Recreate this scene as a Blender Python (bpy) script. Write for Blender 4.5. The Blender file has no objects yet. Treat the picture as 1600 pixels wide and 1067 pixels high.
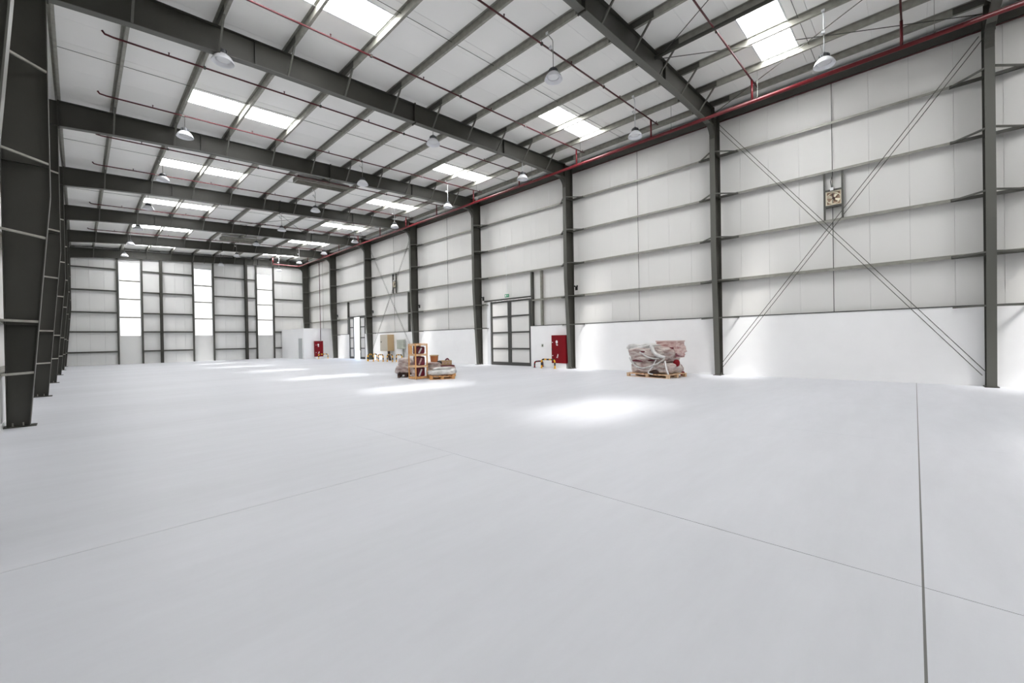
import bpy, bmesh, math, random
from mathutils import Vector, Matrix, noise

random.seed(7)
C = bpy.context.scene.collection
S = 7.323                       # frame spacing
Y1 = -1.5602                    # first frame
def F(n): return Y1 + (n - 1) * S
XL, XR = -1.02, 18.30           # outer column flanges
YN, YE = F(0) - 1.2, 49.92      # near and far wall faces
SL = 0.05                       # roof slope
def ztop(x): return 9.78 + SL * x          # top of rafters
def zroof(x): return ztop(x) + 0.20        # underside of the roof panels
PURL = [-0.35, 0.98, 2.66, 4.34, 6.02, 7.70, 9.38, 11.06, 12.74, 14.42, 16.10, 17.55]

# ------------------------------------------------------------------ camera
cam = bpy.data.cameras.new('camera'); co = bpy.data.objects.new('camera', cam); C.objects.link(co)
cam.sensor_fit = 'HORIZONTAL'; cam.sensor_width = 36.0; cam.lens = 652.97 / 1600 * 36.0
cam.clip_end = 500
r_ = Vector((0.69387944, -0.71988577, -0.01719891)); u_ = Vector((0.01575207, -0.00870428, 0.99983804)); f_ = Vector((0.71991888, 0.69403798, -0.00529998))
m = Matrix((r_, u_, -f_)).transposed().to_4x4(); m.translation = Vector((0, 0, 1.6)); co.matrix_world = m
bpy.context.scene.camera = co

# ------------------------------------------------------------------ world, sun, exposure
w = bpy.data.worlds.new('sky'); bpy.context.scene.world = w; w.use_nodes = True
nt = w.node_tree; bg = nt.nodes['Background']
sky = nt.nodes.new('ShaderNodeTexSky'); sky.sky_type = 'NISHITA'; sky.sun_disc = False
sky.sun_elevation = math.radians(68); sky.sun_rotation = math.radians(215); sky.dust_density = 3.0
nt.links.new(sky.outputs[0], bg.inputs[0]); bg.inputs[1].default_value = 0.9
sl = bpy.data.lights.new('sun', 'SUN'); so = bpy.data.objects.new('sun', sl); C.objects.link(so)
sl.energy = 26.0; sl.angle = math.radians(11.0); sl.color = (1.0, 0.99, 0.97)
so.rotation_euler = Vector((3.9, 2.05, -10.2)).to_track_quat('-Z', 'Y').to_euler(); so.location = (0, 0, 40)
sc = bpy.context.scene
sc.view_settings.view_transform = 'Standard'; sc.view_settings.look = 'None'
sc.view_settings.exposure = 0.93; sc.view_settings.gamma = 1.0; sc.view_settings.use_curve_mapping = False
SKYLIGHT_GLOW, WINDOW_GLOW = 16.0, 1.0
sc.cycles.use_denoising = True
sc.cycles.max_bounces = 14; sc.cycles.diffuse_bounces = 8; sc.cycles.transparent_max_bounces = 12
sc.cycles.sample_clamp_indirect = 8

# ------------------------------------------------------------------ materials
MT = {}
def mat(name, col, rough=0.6, metal=0.0, var=0.0, vscale=3.0, bump=0.0, bscale=40.0, spec=0.5, col2=None, stretch=(1, 1, 1)):
    mm = bpy.data.materials.new(name); mm.use_nodes = True; n = mm.node_tree.nodes; L = mm.node_tree.links
    b = n['Principled BSDF']; b.inputs['Roughness'].default_value = rough; b.inputs['Metallic'].default_value = metal
    b.inputs['Specular IOR Level'].default_value = spec
    b.inputs['Base Color'].default_value = (*col, 1)
    if var or bump or col2:
        tc = n.new('ShaderNodeTexCoord'); mp = n.new('ShaderNodeMapping'); mp.inputs['Scale'].default_value = stretch
        L.new(tc.outputs['Object'], mp.inputs[0])
    if var or col2:
        t = n.new('ShaderNodeTexNoise'); t.inputs['Scale'].default_value = vscale; t.inputs['Detail'].default_value = 6
        L.new(mp.outputs[0], t.inputs['Vector'])
        r = n.new('ShaderNodeValToRGB'); r.color_ramp.elements[0].position = .35; r.color_ramp.elements[1].position = .65
        c2 = col2 or tuple(min(1, c * (1 + var)) for c in col); c1 = col if col2 else tuple(c * (1 - var) for c in col)
        r.color_ramp.elements[0].color = (*c1, 1); r.color_ramp.elements[1].color = (*c2, 1)
        L.new(t.outputs['Fac'], r.inputs[0]); L.new(r.outputs[0], b.inputs['Base Color'])
    if bump:
        t2 = n.new('ShaderNodeTexNoise'); t2.inputs['Scale'].default_value = bscale; t2.inputs['Detail'].default_value = 4
        L.new(mp.outputs[0], t2.inputs['Vector'])
        bp = n.new('ShaderNodeBump'); bp.inputs['Strength'].default_value = bump; bp.inputs['Distance'].default_value = 0.02
        L.new(t2.outputs['Fac'], bp.inputs['Height']); L.new(bp.outputs[0], b.inputs['Normal'])
    MT[name] = mm; return mm
def glow(name, strength, clear, col=(1, 1, 1)):
    mm = bpy.data.materials.new(name); mm.use_nodes = True; n = mm.node_tree.nodes; L = mm.node_tree.links
    n.remove(n['Principled BSDF']); e = n.new('ShaderNodeEmission'); e.inputs[0].default_value = (*col, 1); e.inputs[1].default_value = strength
    t = n.new('ShaderNodeBsdfTransparent'); mx = n.new('ShaderNodeMixShader'); mx.inputs[0].default_value = clear
    L.new(e.outputs[0], mx.inputs[1]); L.new(t.outputs[0], mx.inputs[2]); L.new(mx.outputs[0], n['Material Output'].inputs[0])
    MT[name] = mm; return mm
mat('steel', (.040, .039, .031), .5, 0, .10, 1.5, .05, 60)
mat('steel_edge', (.095, .095, .082), .5)
mat('galv', (.29, .285, .25), .45, .35, .12, 6)
mat('galv_dark', (.075, .074, .064), .5, .2)
mat('panel', (.72, .712, .69), .45, 0, .012, .35, .03, 2.0, .35, stretch=(1, 1, .2))
mat('panel_far', (.73, .73, .715), .5, 0, .015, .5)
mat('roofing', (.86, .855, .83), .5, 0, .02, .5, .05, 1.2, .3)
mat('block', (.885, .885, .885), .6, 0, .01, 2, .03, 30)
mat('joint', (.25, .25, .24), .8)
mat('capping', (.06, .06, .055), .5)
mat('sealant', (.20, .20, .19), .8)
mat('outside', (.55, .52, .47), .9)
mat('red_pipe', (.115, .004, .008), .38, 0, .1, 8)
mat('red_branch', (.075, .006, .009), .4)
mat('red_dark', (.06, .005, .007), .5)
mat('red_paint', (.19, .002, .007), .5, spec=.2)
mat('white_paint', (.85, .85, .85), .4)
mat('white_metal', (.70, .71, .72), .35, .1)
mat('lamp_cap', (.09, .095, .10), .4, .3)
mat('acrylic', (.82, .83, .86), .25)
mat('black', (.015, .015, .015), .5)
mat('yellow', (.80, .42, .01), .4)
mat('wood', (.62, .30, .10), .7, 0, 0, 7, .1, 30, .3, col2=(.75, .43, .19), stretch=(1, 1, .3))
mat('wood_pale', (.66, .42, .24), .7, 0, 0, 7, .1, 30, .3, col2=(.76, .55, .37))
mat('tan', (.50, .36, .20), .55)
mat('beige', (.52, .48, .40), .55)
mat('greygreen', (.40, .42, .36), .55)
mat('maroon', (.12, .008, .02), .35, 0, .3, 4, .2, 10)
mat('film', (.33, .22, .20), .28, 0, 0, 3.2, .6, 7, .6, col2=(.66, .60, .56), stretch=(1, 1, 3.4))
mat('film_pink', (.40, .20, .19), .3, 0, 0, 3.6, .5, 8, .6, col2=(.70, .56, .52), stretch=(1, 1, 3))
mat('lid_pink', (.62, .47, .44), .5)
mat('film_grey', (.46, .45, .43), .3, 0, 0, 4, .5, 8, .6, col2=(.70, .69, .68))
mat('brown_dark', (.05, .022, .015), .6)
mat('cardboard', (.48, .17, .06), .75, 0, .1, 5)
mat('green_sign', (.01, .28, .12), .4)
mat('grey_door', (.42, .44, .44), .5)
mat('fan_brown', (.40, .27, .19), .5, 0, .3, 20)
mat('cream', (.72, .66, .52), .5)
glow('skylight_panel', SKYLIGHT_GLOW, .35)
glow('window_panel', WINDOW_GLOW, .15)
mat('dark_glass', (.03, .045, .035), .15)

# floor: pale trowelled concrete
fm = mat('concrete', (.585, .595, .625), .5, 0, 0, .35, .04, 14, .35, col2=(.64, .65, .685))
n = fm.node_tree.nodes; L = fm.node_tree.links; b = n['Principled BSDF']
src = b.inputs['Base Color'].links[0].from_socket
geo = n.new('ShaderNodeNewGeometry'); mp = n.new('ShaderNodeMapping'); mp.inputs['Scale'].default_value = (.25, 1.1, 1)
L.new(geo.outputs['Position'], mp.inputs[0])
for lk in list(n['Noise Texture'].inputs['Vector'].links): L.remove(lk)
L.new(mp.outputs[0], n['Noise Texture'].inputs['Vector'])
t = n.new('ShaderNodeTexNoise'); t.inputs['Scale'].default_value = 3.0; t.inputs['Detail'].default_value = 10; t.inputs['Roughness'].default_value = .7
L.new(mp.outputs[0], t.inputs['Vector'])
mr = n.new('ShaderNodeMapRange'); mr.inputs['From Min'].default_value = .3; mr.inputs['From Max'].default_value = .7; mr.inputs['To Min'].default_value = .955; mr.inputs['To Max'].default_value = 1.03
L.new(t.outputs['Fac'], mr.inputs[0])
mx = n.new('ShaderNodeVectorMath'); mx.operation = 'SCALE'
L.new(src, mx.inputs[0]); L.new(mr.outputs[0], mx.inputs['Scale']); L.new(mx.outputs[0], b.inputs['Base Color'])

# ------------------------------------------------------------------ mesh helpers
class MB:
    def __init__(s): s.v = []; s.f = []
    def add(s, vs, fs):
        k = len(s.v); s.v += [tuple(v) for v in vs]; s.f += [tuple(i + k for i in f) for f in fs]; return s
    def box(s, x0, x1, y0, y1, z0, z1):
        x0, x1 = min(x0, x1), max(x0, x1); y0, y1 = min(y0, y1), max(y0, y1); z0, z1 = min(z0, z1), max(z0, z1)
        return s.add([(x0, y0, z0), (x1, y0, z0), (x1, y1, z0), (x0, y1, z0), (x0, y0, z1), (x1, y0, z1), (x1, y1, z1), (x0, y1, z1)],
                     [(0, 3, 2, 1), (4, 5, 6, 7), (0, 1, 5, 4), (1, 2, 6, 5), (2, 3, 7, 6), (3, 0, 4, 7)])
    def bar(s, a, b, wd, h, up=(0, 0, 1)):
        a, b = Vector(a), Vector(b); d = (b - a).normalized(); up = Vector(up)
        sx = d.cross(up)
        if sx.length < 1e-4: sx = d.cross(Vector((1, 0, 0)))
        sx.normalize(); uz = sx.cross(d).normalized(); vs = []
        for p in (a, b):
            for i, j in ((-1, -1), (1, -1), (1, 1), (-1, 1)): vs.append(p + sx * (i * wd / 2) + uz * (j * h / 2))
        return s.add(vs, [(0, 1, 2, 3), (7, 6, 5, 4), (0, 4, 5, 1), (1, 5, 6, 2), (2, 6, 7, 3), (3, 7, 4, 0)])
    def tube(s, pts, r, n=8, caps=True):
        pts = [Vector(p) for p in pts]; rs = r if isinstance(r, (list, tuple)) else [r] * len(pts); vs = []; fs = []
        d0 = (pts[1] - pts[0]).normalized(); ref = Vector((0, 0, 1)) if abs(d0.z) < .9 else Vector((1, 0, 0))
        for i, p in enumerate(pts):
            d = (pts[min(i + 1, len(pts) - 1)] - pts[max(i - 1, 0)]).normalized()
            a = d.cross(ref)
            if a.length < .05: a = d.cross(Vector((0, 1, 0)))
            a.normalize(); c = d.cross(a)
            for k in range(n):
                t = 2 * math.pi * k / n; vs.append(p + (a * math.cos(t) + c * math.sin(t)) * rs[i])
        for i in range(len(pts) - 1):
            for k in range(n):
                q = (k + 1) % n; fs.append((i * n + k, i * n + q, (i + 1) * n + q, (i + 1) * n + k))
        if caps: fs.append(tuple(range(n - 1, -1, -1))); fs.append(tuple(range((len(pts) - 1) * n, len(pts) * n)))
        return s.add(vs, fs)
    def lathe(s, prof, n=20, c=(0, 0, 0)):
        vs = []; fs = []
        for r, z in prof:
            for k in range(n):
                t = 2 * math.pi * k / n; vs.append((c[0] + r * math.cos(t), c[1] + r * math.sin(t), c[2] + z))
        for i in range(len(prof) - 1):
            for k in range(n):
                q = (k + 1) % n; fs.append((i * n + k, i * n + q, (i + 1) * n + q, (i + 1) * n + k))
        return s.add(vs, fs)
    def slab(s, poly, axis, a, b):
        """polygon (pairs) extruded from a to b along axis 0/1/2"""
        def P(p, t):
            return {0: (t, p[0], p[1]), 1: (p[0], t, p[1]), 2: (p[0], p[1], t)}[axis]
        n_ = len(poly); vs = [P(p, a) for p in poly] + [P(p, b) for p in poly]
        return s.add(vs, [tuple(range(n_ - 1, -1, -1)), tuple(range(n_, 2 * n_))] + [(i, (i + 1) % n_, n_ + (i + 1) % n_, n_ + i) for i in range(n_)])
    def mesh(s, name, m, smooth=False):
        me = bpy.data.meshes.new(name); me.from_pydata(s.v, [], s.f)
        bm = bmesh.new(); bm.from_mesh(me); bmesh.ops.recalc_face_normals(bm, faces=bm.faces); bm.to_mesh(me); bm.free()
        me.materials.append(MT[m] if isinstance(m, str) else m)
        if smooth:
            for p in me.polygons: p.use_smooth = True
        return me
    def build(s, name, m, parent=None, smooth=False):
        return link(name, s.mesh(name, m, smooth), parent)
def link(name, me, parent=None, loc=None):
    o = bpy.data.objects.new(name, me); C.objects.link(o)
    if parent is not None: o.parent = parent
    if loc: o.location = loc
    return o
def tag(o, label=None, cat=None, group=None, kind=None):
    if label: o['label'] = label
    if cat: o['category'] = cat
    if group: o['group'] = group
    if kind: o['kind'] = kind
    return o
def thing(name, label, cat, loc=(0, 0, 0), rz=0, group=None):
    o = link(name, None, None, loc); o.rotation_euler = (0, 0, rz); return tag(o, label, cat, group)
def struct(name): return tag(link(name, None), kind='structure')
def copytree(o, loc=None, parent=None):
    c = o.copy(); C.objects.link(c)
    if parent is not None: c.parent = parent
    if loc: c.location = loc
    for ch in list(o.children): copytree(ch, None, c)
    return c
ORD = ['nearest', 'second', 'third', 'fourth', 'fifth', 'sixth', 'seventh', 'eighth', 'ninth', 'tenth', 'eleventh', 'twelfth', 'thirteenth', 'fourteenth']

# ------------------------------------------------------------------ ground outside and floor
g = MB().box(-25, 45, -30, 80, -.5, -.22).build('ground', 'outside'); tag(g, kind='structure')
fl = struct('floor')
MB().box(XL - .35, XR + .45, YN - .3, YE + .3, -.22, -.006).build('floor_base', 'sealant', fl)
YA, YB, XC, XD = 4.694, -.024, 3.656, 8.386
G = .0035
def slabp(x0, x1, y0, y1, gx0=G, gx1=G, gy0=G, gy1=G):
    MB().box(x0 + gx0, x1 - gx1, y0 + gy0, y1 - gy1, -.006, 0).build('floor_slab', 'concrete', fl)
x0, x3, ya, yb = XL - .3, XR + .4, YN - .25, YE + .25
slabp(x0, XC, ya, YB, 0, G, 0, .006); slabp(x0, XC, YB, YA, 0, G, .006, G)
yy = YA
for k in range(6):
    y2 = YA + (k + 1) * 7.6 if k < 5 else yb
    slabp(x0, XC, yy, y2, 0, .001, .001 if k else G, .001); yy = y2
for (a, b_, ga, gb) in ((XC, XD, G, .0012), (XD, 13.2, .0012, .001), (13.2, x3, .001, 0)):
    slabp(a, b_, ya, YB, ga, gb, 0, .006)
    yy = YB
    for k in range(4):
        y2 = (YA + 3.5, 20.0, 35.0, yb)[k]
        slabp(a, b_, yy, y2, ga if k < 1 else .001, gb if k < 1 else .001, .006 if k == 0 else .001, .001); yy = y2

# ------------------------------------------------------------------ ceiling panels and skylights
ce = struct('ceiling')
SKX = ((2.66, 6.02), (12.74, 16.10))
cuts = [0, 1.22, 2.44, 3.66, 4.12, 5.20, 6.26, S]
def roofpiece(x0, x1, y0, y1, m='roofing', th=.09, name='roof_panel', parent=None, dz=0):
    vs = []
    for (x, y) in ((x0, y0), (x1, y0), (x1, y1), (x0, y1)): vs.append((x, y, zroof(x) + dz))
    for (x, y) in ((x0, y0), (x1, y0), (x1, y1), (x0, y1)): vs.append((x, y, zroof(x) + th + dz))
    return MB().add(vs, [(0, 3, 2, 1), (4, 5, 6, 7), (0, 1, 5, 4), (1, 2, 6, 5), (2, 3, 7, 6), (3, 0, 4, 7)]).build(name, m, parent if parent is not None else ce)
rx0, rx1 = XL - .30, XR + .42
def rowname(bay):  # bays counted from the camera end
    return ['behind the camera', 'nearest the camera', 'second from the camera end', 'third from the camera end', 'fourth from the camera end', 'fifth from the camera end', 'sixth from the camera end', 'farthest, before the end wall'][bay]
for bay in range(-1, 8):
    for i in range(7):
        y0, y1 = F(bay) + cuts[i], F(bay) + cuts[i + 1]
        if y1 < YN: continue
        y0 = max(y0, YN - .1)
        if bay == 7 and i == 6: y1 = YE + .25
        g0 = .002; g1 = .009 if i == 2 else .002
        if i == 4 and bay >= 0:
            for a, b_ in ((rx0, SKX[0][0]), (SKX[0][1], SKX[1][0]), (SKX[1][1], rx1)): roofpiece(a, b_, y0 + g0, y1 - g1)
            for row, (a, b_) in enumerate(SKX):
                tkind = 'thing'
                sk = thing('skylight', 'white translucent roof skylight in the %s row, %s' % (('left', 'right')[row], rowname(bay)), 'skylight', (0, 0, 0), 0, 'roof skylights')
                mid = (a + b_) / 2
                roofpiece(a + .03, mid, y0 + .04, y1 - .04, 'skylight_panel', .02, 'panel', sk)
                roofpiece(mid, b_ - .03, y0 + .04, y1 - .04, 'skylight_panel', .02, 'panel', sk)
                fr = MB()
                for (p, q, c_, d_) in ((a, b_, y0, y0 + .04), (a, b_, y1 - .04, y1), (a, a + .03, y0 + .04, y1 - .04), (b_ - .03, b_, y0 + .04, y1 - .04)):
                    vs = [(x, y, zroof(x) + dz) for dz in (-.01, .12) for (x, y) in ((p, c_), (q, c_), (q, d_), (p, d_))]
                    fr.add(vs, [(0, 3, 2, 1), (4, 5, 6, 7), (0, 1, 5, 4), (1, 2, 6, 5), (2, 3, 7, 6), (3, 0, 4, 7)])
                fr.build('frame', 'white_metal', sk)
        else:
            roofpiece(rx0, rx1, y0 + g0, y1 - g1)
# outer roof sheet above the seams (strips between the skylight rows)
for a, b_ in ((rx0, SKX[0][0] - .03), (SKX[0][1] + .03, SKX[1][0] - .03), (SKX[1][1] + .03, rx1)):
    roofpiece(a, b_, YN - .1, YE + .25, 'joint', .02, 'roof_sheet', None, .092)
for bay in range(-1, 8):
    for a, b_ in SKX:
        y0 = max(F(bay) + cuts[5], YN - .1); y1 = F(bay + 1) + cuts[4] if bay < 7 else YE + .25
        roofpiece(a - .03, b_ + .03, y0, y1, 'joint', .02, 'roof_sheet', None, .092)

# ------------------------------------------------------------------ walls
Z1 = 2.34
GR = [3.83, 5.54, 7.27, 8.95]
D1 = (16.13, 19.86); D2 = (36.45, 39.75)      # hangar doors in the right wall
wr = struct('wall_right')
def yspans(y0, y1, holes):
    out = []; y = y0
    for a, b_ in holes:
        out.append((y, a)); y = b_
    out.append((y, y1)); return out
for a, b_ in yspans(YN, YE, (D1, D2)):
    MB().box(XR + .02, XR + .30, a, b_, 0, Z1).build('block_wall', 'block', wr)
    MB().box(XR + .005, XR + .20, a, b_, Z1, Z1 + .035).build('capping', 'capping', wr)
MB().box(XR + .36, XR + .40, YN, D1[0], Z1, 11.0).box(XR + .36, XR + .40, D1[1], D2[0], Z1, 11.0).box(XR + .36, XR + .40, D2[1], YE, Z1, 11.0) \
    .box(XR + .36, XR + .40, D1[0], D1[1], 4.1, 11.0).box(XR + .36, XR + .40, D2[0], D2[1], 4.0, 11.0).build('light_block_sheet', 'joint', wr)  # added backing behind the panels, stops daylight leaking through their joints
pitch = .98; y = 1.06 + pitch * 3 - pitch * 14
ys = []
while y < YE: ys.append(y); y += pitch
for i, ya_ in enumerate(ys):
    a, b_ = max(ya_, YN), min(ya_ + pitch, YE)
    if b_ <= a: continue
    cutp = [a] + [e for d in (D1, D2) for e in d if a + .01 < e < b_ - .01] + [b_]
    for p, q in zip(cutp[:-1], cutp[1:]):
        mid_ = (p + q) / 2; zb = Z1 + .035
        if D1[0] < mid_ < D1[1]: zb = 4.10
        if D2[0] < mid_ < D2[1]: zb = 4.02
        MB().box(XR + .20, XR + .36, p + .0025, q - .0025, zb, zroof(XR) - .02).build('wall_panel', 'panel', wr)
for d, zt in ((D1, 4.05), (D2, 4.0)):           # reveals of the door openings
    MB().box(XR + .20, XR + .40, d[0] - .04, d[0], 0, zt).box(XR + .20, XR + .40, d[1], d[1] + .04, 0, zt).build('door_reveal', 'panel', wr)
MB().box(XR + .02, XR + .20, 15.97, 16.09, 2.36, 5.50).build('door_post', 'galv_dark', wr)
MB().box(XR + .02, XR + .20, 15.26, 15.36, 2.36, 5.50).build('door_post', 'galv', wr)
MB().box(XR + .0, XR + .2, D1[0] - .1, D1[1] + .25, 4.02, 4.12).build('door_header', 'capping', wr)
MB().box(XR + .0, XR + .2, D2[0] - .1, D2[1] + .15, 3.94, 4.04).build('door_header', 'capping', wr)
MB().box(XR + .02, XR + .20, 39.9, 40.0, 2.36, 5.50).build('door_post', 'galv_dark', wr)
MB().box(XR + .02, XR + .20, 29.05, 29.2, 2.36, 5.50).build('door_post', 'galv_dark', wr)
# vertical sag rods between the girts, mid-bay
for nb in range(1, 8):
    if nb in (3, 6): continue
    ym = F(nb) + S / 2 - .07
    MB().tube([(XR + .10, ym, Z1 + .02), (XR + .10, ym, 10.35)], .011, 6).build('sag_rod', 'galv_dark', wr)

# left wall
wl = struct('wall_left')
MB().box(XL - .34, XL - .06, YN, 12.72, 0, 1.06).box(XL - .34, XL - .06, 12.72, YE, 0, 1.06).build('block_wall', 'block', wl)
WLW = (8.6, 12.72)
MB().box(XL - .34, XL - .20, YN, WLW[0], 1.06, 9.9).box(XL - .34, XL - .20, WLW[1], YE, 1.06, 9.9).box(XL - .34, XL - .20, WLW[0], WLW[1], 2.2, 9.9).build('wall_panel', 'panel', wl)
w4 = struct('window_4')
mb = MB().box(XL - .30, XL - .22, WLW[0], WLW[1], 1.06, 1.12).box(XL - .30, XL - .22, WLW[0], WLW[1], 2.14, 2.2)
for k in range(5):
    yk = WLW[0] + k * (WLW[1] - WLW[0] - .06) / 4; mb.box(XL - .30, XL - .22, yk, yk + .06, 1.12, 2.14)
mb.build('window_frame', 'black', w4)
MB().box(XL - .27, XL - .25, WLW[0], WLW[1], 1.1, 2.16).build('pane', 'dark_glass', w4)

# far wall with three tall windows
wf = struct('wall_far')
WIN = [(2.50, 3.94), (7.78, 9.24), (13.14, 14.62)]; WZ = (2.50, 8.92)
FP = [XL - .3, -.1, .7, 1.6] + [2.50, 3.94] + [5.35, 6.35, 7.05] + [7.78, 9.24] + [10.3, 11.2, 12.1] + [13.14, 14.62] + [15.6, 16.6, 17.5, XR + .4]
for a, b_ in zip(FP[:-1], FP[1:]):
    iswin = (a, b_) in WIN
    g0 = .003
    for z0, z1 in ([(0, WZ[0]), (WZ[1], zroof(a) - .02)] if iswin else [(0, zroof(a) - .02)]):
        MB().box(a + g0, b_ - g0, YE, YE + .10, z0, z1).build('wall_panel', 'panel_far', wf)
mb = MB(); xs = [XL - .35] + [v for wv in WIN for v in wv] + [XR + .4]
for a, b_ in zip(xs[0::2], xs[1::2]): mb.box(a, b_, YE + .11, YE + .15, 0, 11.0)
for a, b_ in WIN: mb.box(a, b_, YE + .11, YE + .15, 0, WZ[0]).box(a, b_, YE + .11, YE + .15, WZ[1], 11.0)
mb.build('light_block_sheet', 'joint', wf)  # same added light-blocking backing, behind the far wall panels
for i, (a, b_) in enumerate(WIN):
    wn = struct('window_%d' % (i + 1))
    MB().box(a, a + .05, YE - .01, YE + .08, WZ[0], WZ[1]).box(b_ - .05, b_, YE - .01, YE + .08, WZ[0], WZ[1]).box(a, b_, YE - .01, YE + .08, WZ[0] - .04, WZ[0]) \
        .box(a, b_, YE - .01, YE + .08, WZ[1], WZ[1] + .04).build('window_frame', 'white_metal', wn)
    for k in range(4):
        z0 = WZ[0] + k * (WZ[1] - WZ[0]) / 4; z1 = z0 + (WZ[1] - WZ[0]) / 4
        MB().box(a + .05, b_ - .05, YE + .03, YE + .05, z0 + .02, z1 - .02).build('pane', 'window_panel', wn)
        if k: MB().box(a + .05, b_ - .05, YE - .06, YE + .06, z0 - .06, z0 + .06).build('window_bar', 'galv', wn)
# far wall posts and girts
for (x, wd, dp, mm) in ((2.42, .12, .2, 'galv_dark'), (4.02, .12, .2, 'galv_dark'), (5.33, .20, .35, 'steel'), (7.70, .12, .2, 'galv_dark'), (9.32, .12, .2, 'galv_dark'), (12.10, .22, .38, 'steel'), (13.06, .12, .2, 'galv_dark'), (14.70, .12, .2, 'galv_dark')):
    MB().box(x - wd / 2, x + wd / 2, YE - dp, YE - dp + .02, 0, ztop(x)).box(x - wd / 2, x + wd / 2, YE - .03, YE - .01, 0, ztop(x)).box(x - .02, x + .02, YE - dp + .02, YE - .03, 0, ztop(x)).build('wall_post', mm, wf)
FG = [1.08, 2.80, 4.46, 6.34, 8.23]
for z in FG:
    for a, b_ in ((XL, 2.36), (4.08, 5.23), (5.43, 7.64), (9.38, 11.99), (12.21, 13.0), (14.76, XR)):
        MB().box(a, b_, YE - .18, YE - .01, z + .03, z + .035).box(a, b_, YE - .185, YE - .18, z - .03, z + .035).box(a, b_, YE - .012, YE - .007, z - .03, z + .09).build('wall_girt', 'galv_dark', wf)
# near wall, behind the camera
MB().box(XL - .35, XR + .4, YN - .1, YN, 0, 11.0).build('wall_near', 'panel'); tag(bpy.data.objects['wall_near'], kind='structure')
# baseboard-like curb at the foot of the left wall
MB().box(XL - .06, XL - .04, YN, YE, 0, .1).build('baseboard_left', 'white_paint'); tag(bpy.data.objects['baseboard_left'], kind='structure')

# ------------------------------------------------------------------ girts on the side walls
def cee(mb, x0, x1, y0, y1, z, h=.075):     # horizontal web, two lips
    s_ = 1 if x1 > x0 else -1
    mb.box(x0, x1, y0, y1, z + h / 2 - .004, z + h / 2); mb.box(x0, x0 + s_ * .006, y0, y1, z - h / 2, z + h / 2 - .004)
    mb.box(x1 - s_ * .006, x1, y0, y1, z + h / 2, z + h * 1.3); return mb
hgt = ['lowest', 'second lowest', 'third', 'topmost']
for i, z in enumerate(GR):
    sp = [(YN, D1[0] - .15), (D1[1] + .25, D2[0] - .05), (D2[1] + .1, YE)] if i == 0 else [(YN, YE)]
    gt = thing('wall_girt', 'long galvanised wall girt along the right wall, %s of the four' % hgt[i], 'girt', (0, 0, 0), 0, 'right wall girts')
    for a, b_ in sp: cee(MB(), XR + .01, XR + .20, a, b_, z).build('rail', 'galv', gt)
    for nf in range(1, 9):
        a = F(nf)
        if not any(p <= a - .7 and a + .7 <= q for p, q in sp): continue
        MB().box(XR + .003, XR + .009, a - .75, a + .75, z - .05, z + .045).box(XR + .02, XR + .19, a - .75, a + .75, z + .005, z + .009).build('lap_plate', 'galv_dark', gt)
for i, z in enumerate((1.09, 2.13, 3.87, 5.42, 7.34, 9.0)):
    gt = thing('wall_girt', 'galvanised girt behind the left columns, %s from the floor' % ['first', 'second', 'third', 'fourth', 'fifth', 'sixth'][i], 'girt', (0, 0, 0), 0, 'left wall girts')
    cee(MB(), XL - .01, XL - .195, YN, YE, z).build('rail', 'galv', gt)
es = thing('eave_strut', 'dark channel eave strut running along the top of the right wall', 'beam')
MB().box(XR + .02, XR + .027, YN + .02, YE - .04, 10.38, 10.74).box(XR + .02, XR + .14, YN + .02, YE - .04, 10.372, 10.38).box(XR + .02, XR + .14, YN + .02, YE - .04, 10.74, 10.748).build('web', 'galv_dark', es)
cb = MB().tube([(XR + .06, YN + .05, 10.34), (XR + .06, YE - .1, 10.34)], .022, 8).build('cable_pipe', 'red_dark'); tag(cb, 'thin dark red pipe under the eave strut along the right wall', 'pipe')

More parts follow.
